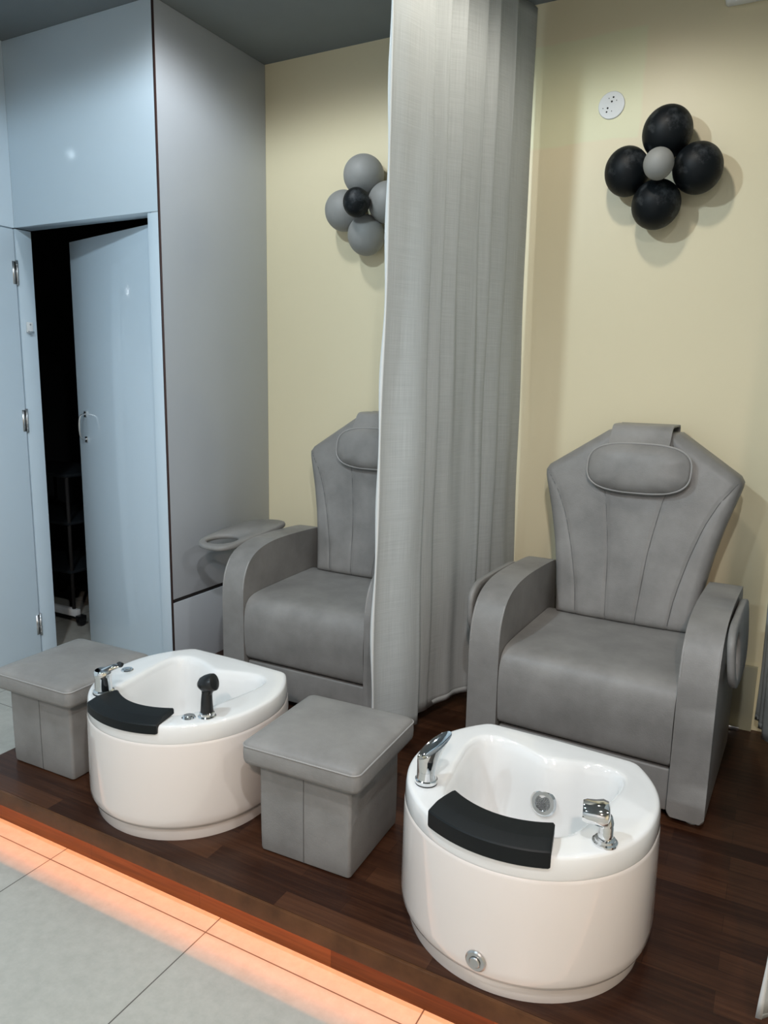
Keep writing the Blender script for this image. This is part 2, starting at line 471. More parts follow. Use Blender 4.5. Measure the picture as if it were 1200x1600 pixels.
# ------------------------------------------------------------------ foot basins
RX, RY, TW, TB = .295, .286, .202, .241
SIDE = spline([(.295, 0, 0), (.2935, .06, 0), (.277, .125, 0), (.244, .187, 0), (.202, .240, 0)], 20)
def dshape(k=1.0, n=120, rnd=.03):
    """closed outline of the D shaped rim, y>0 towards the chair"""
    P = []
    for i in range(61):
        a = PI+PI*i/60
        P.append((RX*math.cos(a), RY*math.sin(a)))
    side = []
    for i in range(1, 30):
        q = SIDE[round(i/29*(len(SIDE)-1))]
        side.append((q.x, q.y))
    P += side
    P.append((0, TB+.004))
    P += [(-x, y) for x, y in side[::-1]]
    # resample evenly, then soften the corners
    Q = []; m = len(P)
    d = [math.dist(P[i], P[(i+1) % m]) for i in range(m)]
    tot = sum(d); acc = 0; i = 0
    for kk in range(n):
        s = tot*kk/n
        while acc+d[i] < s: acc += d[i]; i += 1
        f = (s-acc)/d[i]; a, b = P[i], P[(i+1) % m]
        Q.append((a[0]+(b[0]-a[0])*f, a[1]+(b[1]-a[1])*f))
    for _ in range(2):
        Q = [((Q[i-1][0]+2*Q[i][0]+Q[(i+1) % n][0])/4, (Q[i-1][1]+2*Q[i][1]+Q[(i+1) % n][1])/4) for i in range(n)]
    return [(x*k, y*k) for x, y in Q]

HALF = [(0, -.207), (.08, -.197), (.135, -.168), (.163, -.12), (.176, -.055), (.192, .03), (.200, .10), (.190, .147), (.155, .170), (.105, .168), (.05, .150), (0, .134)]
def opening(n=120):
    pts = [(x, y, 0) for x, y in HALF] + [(-x, y, 0) for x, y in HALF[-2:0:-1]]
    sp = spline(pts, 24, True)
    m = len(sp); d = [(sp[(i+1) % m]-sp[i]).length for i in range(m)]; tot = sum(d)
    Q = []; acc = 0; i = 0
    for kk in range(n):
        s = tot*kk/n
        while acc+d[i] < s: acc += d[i]; i += 1
        f = (s-acc)/d[i]; a, b = sp[i], sp[(i+1) % m]; p = a+(b-a)*f
        Q.append((p.x, p.y))
    return Q

def align(outer, inner):
    """start both loops at the front centre"""
    def rot(L):
        k = min(range(len(L)), key=lambda i: (abs(L[i][0]) + (10 if L[i][1] > 0 else 0)))
        L = L[k:]+L[:k]
        if L[3][0] < 0: L = [L[0]]+L[1:][::-1]
        return L
    return rot(outer), rot(inner)

H = .353                      # rim height above the platform
def make_basin(kind):
    n = 144
    O, I = align(dshape(1.0, n), opening(n))
    t = empty('foot_basin')
    # re-pair inner ring by angle so the deck does not twist
    import math as _m
    def lerp(a, b, f): return (a[0]+(b[0]-a[0])*f, a[1]+(b[1]-a[1])*f)
    def ring(L, k, z): return [Vector((x*k, y*k, z)) for x, y in L]
    # body
    bm = bmesh.new()
    rings = [ring(O, 1.004, H-.053), ring(O, 1.010, H-.056), ring(O, 1.013, H-.062), ring(O, 1.018, .20), ring(O, 1.022, .075), ring(O, 1.018, .055), ring(O, 1.002, .044), ring(O, .97, .041)]
    add_loft(bm, rings[::-1], True, False, False)
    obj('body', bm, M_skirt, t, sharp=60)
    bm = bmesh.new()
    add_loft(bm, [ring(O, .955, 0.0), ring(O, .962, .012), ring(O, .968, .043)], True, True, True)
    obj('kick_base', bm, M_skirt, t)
    # rim deck and basin bowl in one shell; a notch for the cushion dips the front edge
    bm = bmesh.new()
    def notch(x, y, z):
        if y < -.15 and abs(x) < .135: return z-.0
        return z
    def off(L, d):
        out = []
        m = len(L)
        for i in range(m):
            a, b = L[i-1], L[(i+1) % m]
            tx, ty = b[0]-a[0], b[1]-a[1]; l = _m.hypot(tx, ty)
            out.append((L[i][0]-ty/l*d, L[i][1]+tx/l*d))     # inward for counter-clockwise
        return out
    Oi = lambda d: off(O, d)
    rg = []
    rg.append([Vector((x*1.003, y*1.003, H-.053)) for x, y in O])
    rg.append([Vector((x*1.008, y*1.008, H-.048)) for x, y in O])
    rg.append([Vector((x*1.004, y*1.004, H-.022)) for x, y in O])
    for d, dz in ((.0008, -.008), (.003, -.003), (.007, -.0008), (.013, 0)):
        rg.append([Vector((x, y, H+dz)) for x, y in Oi(d)])
    base = Oi(.013)
    for f in (.3, .6, .85):
        rg.append([Vector((*lerp(base[i], I[i], f), H-.001*f)) for i in range(n)])
    Id = lambda d: off(I, d)
    for d, z in ((-.004, H-.0015), (.001, H-.004), (.006, H-.010), (.012, H-.024), (.022, H-.07), (.032, H-.15), (.042, H-.21), (.055, H-.235), (.085, H-.247)):
        L = Id(d) if d < .03 else [(x*(1-(d-.02)*3.4), (y+.02)*(1-(d-.02)*3.4)-.02) for x, y in Id(.02)]
        rg.append([Vector((x, y, z)) for x, y in L])
    L = [(x*.25, (y+.02)*.25-.02) for x, y in I]
    rg.append([Vector((x, y, H-.25)) for x, y in L])
    for lp in rg:
        pass
    add_loft(bm, rg, True, False, True)
    obj('rim', bm, M_acrylic, t, sharp=70)
    # black cushion at the front edge
    bm = bmesh.new(); secs = []
    m = 28
    thick = .026 if kind == 'right' else .016
    for i in range(m+1):
        s = -1+2*i/m
        ox = .004+.134*s; oy = -RY*math.sqrt(1-(ox/RX)**2)-.003
        ix, iy = .003+.114*s, -.203+.034*s*s
        def P(f, z): return Vector((ox+(ix-ox)*f, oy+(iy-oy)*f, z))
        T = H+thick; e = .010
        sec = [P(.02, H-.022), P(-.05, H-.021), P(-.05, T-.012), P(-.02, T-.009), P(.30, T+.0005), P(.36, T+.001), P(.6, T+.002), P(.95, T+.001), P(1.0, T-.003), P(1.0, H+.0015), P(.9, H+.0008), P(.3, H+.0008), P(.12, H+.0), P(.06, H-.022)]
        secs.append(sec)
    c0 = [sum((p for p in secs[0]), Vector())/len(secs[0])]*1
    def shrink(sec, f, sh):
        c = sum(sec, Vector())/len(sec)
        return [c+(p-c)*f+Vector((sh, 0, 0)) for p in sec]
    secs = [shrink(secs[0], .93, -.004)] + secs + [shrink(secs[-1], .93, .004)]
    add_loft(bm, secs)
    obj('cushion', bm, M_rubber, t, sharp=28)
    z = H
    if kind == 'right':
        # spout: cylinder cut by a slanting tongue
        sp = empty('spout', (-.204, -.138, z)); sp.parent = t; sp.scale = (1.24, 1.24, 1.12)
        bm = bmesh.new(); add_lathe(bm, [(.0, 0), (.0215, 0), (.0215, .003), (.019, .003)], 32); obj('gasket', bm, M_plastic, sp)
        bm = bmesh.new(); add_lathe(bm, [(.0, .003), (.0205, .003), (.0218, .003), (.0218, .010), (.0195, .012), (.0187, .020), (.0187, .03)], 32); obj('collar', bm, M_chrome, sp)
        bm = bmesh.new(); rr = []
        nn = 40
        dirx, diry = .55, .83            # tongue points to the chair side
        zt = lambda c: .066+(.052*(c+.35) if c > -.35 else 0)*1.0
        for k, (r, f) in enumerate([(.0185, 0), (.0188, .35), (.0193, .7), (.0196, 1.0)]):
            ring_ = []
            for j in range(nn):
                a = 2*PI*j/nn; cx, cy = math.cos(a), math.sin(a)
                c = cx*dirx+cy*diry
                top = .058+.046*(c+1)/2
                lean = .016*(c+1)*f*f
                ring_.append(Vector((cx*r+dirx*lean, cy*r+diry*lean, .02+(top-.02)*f)))
            rr.append(ring_)
        # hollow mouth
        mouth = [p+Vector((0, 0, -.003)) for p in rr[-1]]
        cen = sum(mouth, Vector())/nn
        rr.append([cen+(p-cen)*.93+Vector((0, 0, .001)) for p in mouth])
        rr.append([cen+(p-cen)*.5+Vector((0, 0, -.004)) for p in mouth])
        add_loft(bm, rr)
        obj('spout_body', bm, M_chrome, sp, sharp=45)
        # hand shower: round head on a short stalk
        hs = empty('hand_shower', (.220, -.142, z)); hs.parent = t; hs.scale = (1.28, 1.28, 1.08)
        bm = bmesh.new(); add_lathe(bm, [(0, 0), (.0205, 0), (.0205, .004), (.017, .006), (.0165, .010), (.012, .013), (0, .013)], 32); obj('flange', bm, M_chrome, hs)
        bm = bmesh.new(); add_tube(bm, spline([(0, 0, .012), (.001, -.001, .025), (0, 0, .040), (-.004, 0, .055)], 6), [.0125]*6+[.012]*6+[.013]*6+[.012], 20); obj('stalk', bm, M_chrome, hs)
        bm = bmesh.new(); R_ = Matrix.Translation((-.010, -.002, .060)) @ Matrix.Rotation(math.radians(-90), 4, 'Y') @ Matrix.Rotation(math.radians(15), 4, 'X')
        add_lathe(bm, [(.0, -.016), (.014, -.0155), (.0225, -.012), (.0255, -.004), (.0225, .008), (.0212, .022), (.0185, .028), (0, .0285)], 36, R_)
        obj('shower_head', bm, M_chrome, hs)
        # water jet on the back wall of the bowl
        jt = empty('water_jet', (.006, .110, H-.112)); jt.parent = t; jt.scale = (1.22, 1.22, 1.0)
        jt.rotation_euler = (math.radians(90-14), 0, math.radians(0))
        bm = bmesh.new(); add_lathe(bm, [(.0155, .002), (.0165, .006), (.024, .005), (.028, .0), (.028, -.004), (.0155, -.004), (.0155, .002)], 36); obj('jet_ring', bm, M_chrome, jt)
        bm = bmesh.new()
        add_lathe(bm, [(0, .001), (.0155, .001), (.0155, -.003), (0, -.003)], 36)
        for rr_, cnt in ((.0, 1), (.0042, 6), (.0084, 12), (.0125, 18)):
            for q in range(cnt):
                a = 2*PI*q/cnt
                add_lathe(bm, [(.0013, .001), (.0012, .0022), (0, .0024)], 6, Matrix.Translation((rr_*math.cos(a), rr_*math.sin(a), 0)))
        obj('jet_mesh', bm, M_jet, jt)
        # drain button low on the front
        db = empty('drain_button', (.006, -.2925, .082)); db.parent = t; db.scale = (1.15, 1.15, 1.0); db.rotation_euler = (math.radians(90), 0, 0)
        bm = bmesh.new(); add_lathe(bm, [(0, .0), (.0205, 0), (.0205, .002), (.018, .0045), (.012, .0048), (.0115, .003), (0, .003)], 36); obj('escutcheon', bm, M_steel, db)
        bm = bmesh.new(); add_lathe(bm, [(0, .003), (.0105, .003), (.0105, .008), (.009, .0095), (0, .010)], 36); obj('knob', bm, M_steel, db)
    else:
        fz = empty('mixer_tap', (-.160, -.182, z)); fz.parent = t; fz.scale = (1.4, 1.4, 1.1)
        bm = bmesh.new(); add_lathe(bm, [(0, 0), (.0225, 0), (.0225, .003), (0, .003)], 32); obj('gasket', bm, M_plastic, fz)
        bm = bmesh.new(); add_lathe(bm, [(0, .003), (.0215, .003), (.0215, .008), (.018, .011), (.0175, .045), (.0185, .047), (.0185, .062), (.016, .066), (0, .067)], 36); obj('tap_body', bm, M_chrome, fz)
        bm = bmesh.new(); add_tube(bm, spline([(.002, .002, .058), (.012, .014, .068), (.020, .024, .072)], 8), [.011-.0003*i for i in range(17)], 16); obj('lever', bm, M_chrome, fz)
        bm = bmesh.new(); add_lathe(bm, [(0, -.004), (.007, -.004), (.007, .004), (0, .004)], 16, Matrix.Translation((.022, .027, .075)) @ Matrix.Rotation(.9, 4, 'X')); obj('lever_tip', bm, M_plastic, fz)
        hs = empty('hand_shower', (.212, -.135, z)); hs.parent = t; hs.scale = (1.28, 1.28, 1.1)
        bm = bmesh.new(); add_lathe(bm, [(0, 0), (.020, 0), (.020, .003), (.017, .006), (.0165, .012), (.013, .015), (0, .015)], 32); obj('flange', bm, M_chrome, hs)
        bm = bmesh.new(); add_tube(bm, spline([(0, 0, .013), (0, 0, .04), (.0, .002, .066), (.006, .004, .082)], 8), [.0145-.0002*i for i in range(16)]+[.0125]*9, 20); obj('stalk', bm, M_plastic, hs)
        bm = bmesh.new(); R_ = Matrix.Translation((.003, .003, .090)) @ Matrix.Rotation(math.radians(70), 4, 'Y') @ Matrix.Rotation(math.radians(-20), 4, 'X')
        add_lathe(bm, [(.0, -.024), (.010, -.022), (.018, -.014), (.0215, -.004), (.0225, .008), (.021, .015), (.017, .017), (0, .0175)], 36, R_)
        obj('shower_head', bm, M_plastic, hs)
        for (bx_, by_) in ((-.236, -.028), (.174, -.168)):
            pb = empty('push_button', (bx_, by_, z-.0005)); pb.parent = t
            bm = bmesh.new(); add_lathe(bm, [(0, 0), (.0195, 0), (.0195, .003), (.017, .006), (.0125, .0062), (.012, .0045), (0, .0045)], 36); obj('button_ring', bm, M_chrome, pb)
            bm = bmesh.new(); add_lathe(bm, [(0, .0045), (.0112, .0045), (.0112, .007), (.010, .008), (0, .0083)], 36); obj('button_cap', bm, M_chrome, pb)
    return t
M_jet = simple('steel_jet_mesh', (.22, .22, .25), .35, metal=.8)
tr = make_basin('right'); tr.location = (-.447, 1.611, PT); tr.rotation_euler.z = -.053
tag(tr, 'white pedicure foot basin with chrome spout, chrome shower and round jet, before the right chair', 'foot basin', 'pedicure foot basins')
tl = make_basin('left'); tl.location = (-1.546, 1.631, PT); tl.rotation_euler.z = -.037
tag(tl, 'white pedicure foot basin with black hand shower and two chrome push buttons, between the stools', 'foot basin', 'pedicure foot basins')

# ------------------------------------------------------------------ stools
def squircle(hx_, hy_, r, per=6):
    P = []
    for (sx, sy, a0) in ((1, 1, 0), (-1, 1, 90), (-1, -1, 180), (1, -1, 270)):
        for k in range(per+1):
            a = math.radians(a0+90*k/per)
            P.append((sx*(hx_-r)+r*math.cos(a), sy*(hy_-r)+r*math.sin(a)))
    return P
def make_stool():
    t = empty('ottoman')
    w, d, hh = .142, .146, .272
    bm = bmesh.new()
    per = 5
    rings = []
    for z, k in ((.004, .985), (.010, .995), (.05, 1.0), (.15, 1.004), (.25, 1.0), (hh, .99)):
        rings.append([Vector((x*k, y*k, z)) for x, y in squircle(w, d, .010, per)])
    add_loft(bm, rings)
    bs = obj('base', bm, M_leather, t, sharp=60)
    bm = bmesh.new()
    add_tube(bm, [(0, -d-.0002, .006), (0, -d-.0010, .15), (0, -d-.0002, hh)], .0012, 6)
    obj('seam', bm, M_leather_dk, bs)
    # lid: padded slab with a domed top
    L = .180
    bm = bmesh.new(); rings = []
    lo, hi = hh-.004, hh+.052
    prof = [(.97, lo), (.988, lo+.003), (1.0, lo+.012), (1.003, lo+.028), (1.0, lo+.044), (.985, hi), (.95, hi+.006), (.88, hi+.011), (.7, hi+.016), (.45, hi+.019), (.2, hi+.020), (.02, hi+.020)]
    for k, z in prof:
        r = .022*min(1, k)
        rings.append([Vector((x, y, z)) for x, y in squircle(L*k, L*k, r if k > .5 else .022*k, per)])
    add_loft(bm, rings)
    ld_ = obj('lid_cushion', bm, M_leather, t, sharp=60)
    bm = bmesh.new()
    ln = [(x, y, hi-.004) for x, y in squircle(L*.997, L*.997, .022, per)]
    add_tube(bm, ln, .0022, 6, closed=True)
    obj('piping', bm, M_piping, ld_)
    return t
def copy_tree(o, parent=None):
    c = o.copy(); COL.objects.link(c)
    if parent is not None: c.parent = parent
    for ch in list(o.children): copy_tree(ch, c)
    return c
s1 = make_stool(); s1.location = (-1.022, 1.640, PT); s1.rotation_euler.z = .035
tag(s1, 'grey leatherette cube stool with padded lid, between the two foot basins', 'stool', 'grey cube stools')
s2 = copy_tree(s1); s2.location = (-2.038, 1.615, PT); s2.rotation_euler.z = .02
tag(s2, 'grey leatherette cube stool with padded lid, at the left end of the platform', 'stool', 'grey cube stools')

# ------------------------------------------------------------------ treatment chairs
def tray_shape(n=10):
    # local plan: x 0..-.21 outwards, y 0 (front) .. .46 (back)
    P = [(-.035, .012), (-.085, .0), (-.15, .012), (-.192, .06), (-.206, .14), (-.212, .24), (-.205, .34), (-.165, .42), (-.10, .455), (-.035, .450), (-.008, .40), (-.004, .30), (-.004, .18), (-.008, .07)]
    return [(p.x, p.y) for p in spline([(x, y, 0) for x, y in P], n, True)]
def make_tray(parent, th=.021):
    t = empty('side_tray'); t.parent = parent
    O = tray_shape(6); n = len(O)
    cx, cy, r = -.107, .105, .066
    # hole ring sampled by angle from the hole centre, so the bridge faces stay clean
    angs = [math.atan2(y-cy, x-cx) for x, y in O]
    I = [(cx+r*math.cos(a), cy+r*math.sin(a)) for a in angs]
    def mix(k): return [(o[0]+(i[0]-o[0])*k, o[1]+(i[1]-o[1])*k) for o, i in zip(O, I)]
    bm = bmesh.new()
    def rg(L, z): return [Vector((x, y, z)) for x, y in L]
    c = (-.105, .22)
    sc = lambda k: [(c[0]+(x-c[0])*k, c[1]+(y-c[1])*k) for x, y in O]
    Ir = lambda rr: [(cx+rr*math.cos(a), cy+rr*math.sin(a)) for a in angs]
    rings = [rg(sc(.97), 0), rg(sc(.995), .003), rg(sc(1.0), th*.5), rg(sc(.99), th-.003), rg(sc(.965), th),
             rg([(a[0]*.5+b[0]*.5, a[1]*.5+b[1]*.5) for a, b in zip(sc(.965), Ir(r+.006))], th+.001), rg(Ir(r+.006), th), rg(Ir(r+.001), th-.004), rg(Ir(r), th*.5), rg(Ir(r+.002), .002), rg(Ir(r+.006), 0),
             rg([(a[0]*.5+b[0]*.5, a[1]*.5+b[1]*.5) for a, b in zip(sc(.97), Ir(r+.006))], 0)]
    vs = [[bm.verts.new(p) for p in q] for q in rings]
    for a, b in zip(vs, vs[1:]+vs[:1]):
        for i in range(n): bm.faces.new((a[i], a[(i+1) % n], b[(i+1) % n], b[i]))
    obj('tray_top', bm, M_leather, t, sharp=60)
    return t

YFR = lambda z: .462+(z-.44)*.20            # front face of the backrest at height z
OUT = [(.44, .243), (.50, .250), (.60, .262), (.70, .279), (.80, .302), (.88, .325), (.94, .343), (.965, .346), (.985, .334), (1.126, .125)]
def make_backrest(parent):
    zs = []
    zz_ = [.44, .447, .455, .465, .48]+[.50+.0233*i for i in range(19)]+[.93, .945, .955, .965, .975, .985]+[1.0+.0148*i for i in range(9)]+[1.1205, 1.124, 1.126]
    NX = 90
    ss = []
    for i in range(NX+1):
        u = -1+2*i/NX
        ss.append(math.sin(u*PI/2)*.35+u*.65)
    wtab = OUT
    poly = [(-w, z) for z, w in OUT]+[(w, z) for z, w in OUT[::-1]]
    def dist(x, z):
        best = 9
        for (ax, az), (bx_, bz) in zip(poly, poly[1:]+poly[:1]):
            dx, dz = bx_-ax, bz-az; L = dx*dx+dz*dz
            t = max(0, min(1, ((x-ax)*dx+(z-az)*dz)/L)) if L else 0
            best = min(best, math.hypot(x-ax-t*dx, z-az-t*dz))
        return best
    inner = [(.44, .215), (.7, .25), (.9, .31), (1.0, .42), (1.135, .70)]
    outer = [(.44, .66), (.55, .68), (.70, .745), (.82, .80), (.90, .86), (.95, .93), (.985, 1.0), (1.135, 1.3)]
    r = .034
    bm = bmesh.new(); V = []
    for z in zz_:
        w = interp(wtab, z); row = []
        for s in ss:
            x = s*w; d = min(dist(x, z), r)
            rd = r-math.sqrt(max(0, r*r-(r-d)**2))
            puff = .012*(1-abs(s)**3)
            g = 0
            for sf in (interp(inner, z), interp(outer, z)):
                if sf < .985:
                    dd = (abs(s)-sf)*w
                    g += .0045*math.exp(-(dd/.0045)**2)
            row.append(bm.verts.new((x, YFR(z)+rd-puff+g, z)))
        V.append(row)
    for a, b in zip(V[:-1], V[1:]):
        for i in range(NX): bm.faces.new((a[i], a[i+1], b[i+1], b[i]))
    loop = V[0]+[row[-1] for row in V[1:]]+V[-1][-2::-1]+[row[0] for row in V[-2:0:-1]]
    prev = loop
    for dy, k in ((.04, 1.0), (.085, 1.0), (.105, .985), (.112, .96)):
        nl = []
        for v in loop:
            x, z = v.co.x, v.co.z; zc = .8
            nl.append(bm.verts.new((x*k, YFR(z)+r+dy-.012, zc+(z-zc)*k)))
        n = len(loop)
        for i in range(n): bm.faces.new((prev[i], prev[(i+1) % n], nl[(i+1) % n], nl[i]))
        prev = nl
    bm.faces.new(prev)
    bk = obj('backrest', bm, M_leather, parent, sharp=55)
    # stitched seams as thin dark lines lying in the grooves
    for tab, nm in ((inner, 'seam'), (outer, 'seam')):
        for sg in (-1, 1):
            pts = []
            for z in [.446+.02*i for i in range(34)]:
                sf = interp(tab, z)
                if sf > .965 or z > 1.10: break
                w = interp(wtab, z); x = sg*sf*w
                puff = .012*(1-sf**3); d = min(dist(x, z), r); rd = r-math.sqrt(max(0, r*r-(r-d)**2))
                pts.append((x, YFR(z)+rd-puff+.0030, z))
            b2 = bmesh.new(); add_tube(b2, pts, .0014, 5)
            obj(nm, b2, M_leather_dk, bk)
    return bk

def make_pillow(parent):
    bm = bmesh.new()
    n = 56; cz = 1.000; W_, Hh = .178, .086; T = .036
    ring_pts = []
    def outl(k):
        P = []
        for i in range(n):
            a = 2*PI*i/n; c, s = math.cos(a), math.sin(a)
            e = 2/2.9
            P.append((W_*k*math.copysign(abs(c)**e, c), Hh*k*math.copysign(abs(s)**e, s)))
        return P
    yb = YFR(cz)-.018
    lay = [(.02, -T), (.25, -T*.985), (.45, -T*.94), (.62, -T*.85), (.76, -T*.70), (.87, -T*.50), (.95, -T*.28), (1.0, -.004)]
    rings = []
    random.seed(3)
    ph = [random.random()*6 for _ in range(4)]
    for k, y in lay:
        rg = []
        for i, (x, z) in enumerate(outl(k)):
            wob = .0016*math.sin(9*2*PI*i/n+ph[0])*(k**3) if .5 < k < 1 else 0
            rg.append(Vector((x, yb-.022+y+wob+.18*z, cz+z)))
        rings.append(rg)
    for k, y in [(.95, .016), (.8, .024), (.5, .028), (.02, .030)]:
        rings.append([Vector((x, yb-.022+y+.18*z, cz+z)) for x, z in outl(k)])
    add_loft(bm, rings)
    bmesh.ops.translate(bm, vec=(.008, 0, 0), verts=bm.verts)
    p = obj('head_pillow', bm, M_leather, parent, sharp=0)
    bm = bmesh.new()
    add_tube(bm, [(x*1.006+.008, yb-.026+.18*z, cz+z*1.01) for x, z in outl(1.0)], .0034, 8, closed=True)
    obj('piping', bm, M_piping, p)
    # strap over the top
    path = spline([(0, yb-.016, cz+.060), (0, YFR(1.10)-.020, 1.10), (0, YFR(1.135)-.008, 1.130), (0, YFR(1.14)+.010, 1.142), (0, YFR(1.14)+.05, 1.144), (0, YFR(1.14)+.115, 1.142), (0, YFR(1.14)+.150, 1.13), (0, YFR(1.0)+.165, 1.0)], 6)
    bm = bmesh.new(); th = .006; hw = .105
    rings = []
    for i, q in enumerate(path):
        tg = (path[min(i+1, len(path)-1)]-path[max(i-1, 0)]).normalized()
        nm = Vector((0, -tg.z, tg.y))
        if i < 3: hwi = hw+.001
        else: hwi = hw
        rings.append([q+Vector((-hwi, 0, 0)), q+Vector((hwi, 0, 0)), q+Vector((hwi, 0, 0))-nm*th*-1, q+Vector((-hwi, 0, 0))+nm*th])
    add_loft(bm, rings)
    obj('pillow_strap', bm, M_leather, parent, sharp=30)

def make_chair(name):
    t = empty(name)
    prof = spline([(0, .40, 0), (.003, .46, 0), (.018, .52, 0), (.052, .572, 0), (.11, .605, 0), (.20, .623, 0), (.33, .628, 0), (.50, .624, 0), (.565, .618, 0)], 6)
    prof = [(p.x, p.y) for p in prof]
    prof = [(0, .022)]+[(0, .04+.03*i) for i in range(12)]+prof+[(.585, .610), (.595, .598), (.600, .580), (.600, .45), (.600, .30), (.600, .15), (.600, .022)]
    for sg in (-1, 1):
        x0, x1 = (.277, .383) if sg > 0 else (-.383, -.277)
        a = obj('armrest', extrude_x(prof, x0, x1, .014, 5), M_leather, t, sharp=60)
        for xe in (x0+.0045, x1-.0045):
            bm = bmesh.new()
            cpts = [(xe, p[0]-.0012 if p[0] < .05 else p[0], p[1]-.0022 if p[0] > .05 else p[1]) for p in prof[:-6] if p[1] > .03]
            cpts = [(xe, .0045, .03)]+[(xe, max(y, .0032)+.0012, z-.0012) for _, y, z in cpts]
            add_tube(bm, cpts, .0020, 6)
            obj('seam', bm, M_piping, a)
    # seat cushion with a rolled front
    sp = spline([(.030, .168, 0), (.014, .178, 0), (.006, .21, 0), (.002, .25, 0), (.000, .29, 0), (.001, .33, 0), (.006, .37, 0), (.018, .40, 0), (.040, .420, 0), (.075, .430, 0), (.12, .434, 0), (.20, .437, 0), (.30, .440, 0), (.40, .442, 0), (.50, .444, 0)], 6)
    sp = [(p.x, p.y) for p in sp]+[(.52, .43), (.52, .168)]
    obj('seat', extrude_x(sp, -.2745, .2745, .007, 3), M_leather, t, sharp=60)
    obj('base_panel', box(-.2745, .2745, .022, .58, .024, .160, .007, 3), M_leather, t)
    obj('frame', box(-.270, .270, .05, .56, .155, .175), M_gap, t)
    make_backrest(t)
    make_pillow(t)
    for fx in (-.345, .345):
        for fy in (.05, .55):
            bm = bmesh.new(); add_lathe(bm, [(0, 0), (.019, 0), (.020, .004), (.017, .022), (0, .022)], 20, Matrix.Translation((fx, fy, 0)))
            obj('foot', bm, M_plate if fx > 0 and fy < .1 else M_plastic, t)
    return t
def bracket(parent, x, y, z, sg):
    b = bmesh.new()
    add_box(b, min(x, x+sg*.012), max(x, x+sg*.012), y-.02, y+.02, z-.03, z+.01, .002)
    add_tube(b, [(x+sg*.01, y, z-.02), (x+sg*.016, y-.09, z-.055)], .006, 8)
    add_tube(b, [(x+sg*.004, y-.12, z-.075), (x+sg*.020, y-.12, z-.075)], .011, 12)
    return obj('tray_bracket', b, M_plastic, parent)

cr = make_chair('treatment_chair'); cr.location = (-.462, 2.205, PT); cr.rotation_euler.z = -.045
tag(cr, 'grey leatherette treatment chair with side trays folded down, right of the curtain', 'armchair', 'grey treatment chairs')
# right chair: both trays folded against the arms
ty = make_tray(cr); ty.location = (-.3930, .035, .628); ty.rotation_euler = (0, math.radians(-90), 0)
bracket(cr, -.383, .36, .58, -1)
ty2 = make_tray(cr); ty2.scale = (1, 1, 1); ty2.location = (.4080, .035, .618); ty2.rotation_euler = (0, math.radians(-95), 0)
bracket(cr, .383, .33, .585, 1)
cl = make_chair('treatment_chair'); cl.location = (-1.540, 2.245, PT)
tag(cl, 'grey leatherette treatment chair with one side tray swung out, beside the wardrobe panel', 'armchair', 'grey treatment chairs')
ty3 = make_tray(cl); ty3.location = (-.378, .025, .590); ty3.rotation_euler = (.085, 0, 0)
bracket(cl, -.383, .36, .60, -1)

# ------------------------------------------------------------------ curtains
def curtain(name, top, bot, ztop, zbot, per=10, nz=70, hem_front=True, seed=1):
    A = spline([(x, y, 0) for x, y in top], per); B = spline([(x, y, 0) for x, y in bot], per)
    n = len(A); rnd = random.Random(seed)
    ph = [rnd.random()*6.28 for _ in range(8)]
    bm = bmesh.new(); uvl = bm.loops.layers.uv.new('UVMap'); V = []
    Lu = [0]
    for i in range(1, n): Lu.append(Lu[-1]+(A[i]-A[i-1]).length)
    for j in range(nz+1):
        v = j/nz; z = ztop+(zbot-ztop)*v; f = v*v*(3-2*v)
        row = []
        for i in range(n):
            p = A[i].lerp(B[i], f)
            u = Lu[i]
            wob = .0035*math.sin(u*38+ph[0]+2.2*math.sin(v*3+ph[1]))+.003*v*math.sin(v*22+u*9+ph[2])
            zz2 = z+(.006*math.sin(u*12+ph[3]) if j == nz else 0)
            row.append(bm.verts.new((p.x+wob, p.y+wob*.4, zz2)))
        V.append(row)
    for j in range(nz):
        for i in range(n-1):
            fc = bm.faces.new((V[j][i], V[j][i+1], V[j+1][i+1], V[j+1][i]))
            for lp, (a, b_) in zip(fc.loops, ((i, j), (i+1, j), (i+1, j+1), (i, j+1))):
                lp[uvl].uv = (Lu[a], (ztop-zbot)*b_/nz)
    edge = [r[0].co.copy() for r in V]; low = [v.co.copy() for v in V[-1]]
    me = bpy.data.meshes.new(name); bm.to_mesh(me); bm.free()
    o = link(name, me, M_linen)
    md = o.modifiers.new('thick', 'SOLIDIFY'); md.thickness = .0012
    bm = bmesh.new()
    # folded side hem: narrow double strip turned to the room
    for a, b_ in zip(edge[:-1], edge[1:]):
        pass
    rings = []
    for q, e in enumerate(edge):
        w = .0085+.0035*math.sin(q*.55)
        rings.append([e+Vector((-w*.95, -.004, 0)), e+Vector((.001, -.003, 0)), e+Vector((.001, .001, 0)), e+Vector((-w*.95, .000, 0))])
    add_loft(bm, rings)
    obj('side_hem', bm, M_hem, o, sharp=0)
    bm = bmesh.new()
    b0 = []
    for k, p in enumerate(low): b0.append([p+Vector((.0010, -.0008, 0)), p+Vector((.0010, -.0008, .022)), p+Vector((.0002, 0, .022)), p+Vector((.0002, 0, 0))])
    add_loft(bm, b0)
    obj('bottom_hem', bm, M_linen, o, sharp=0)
    return o
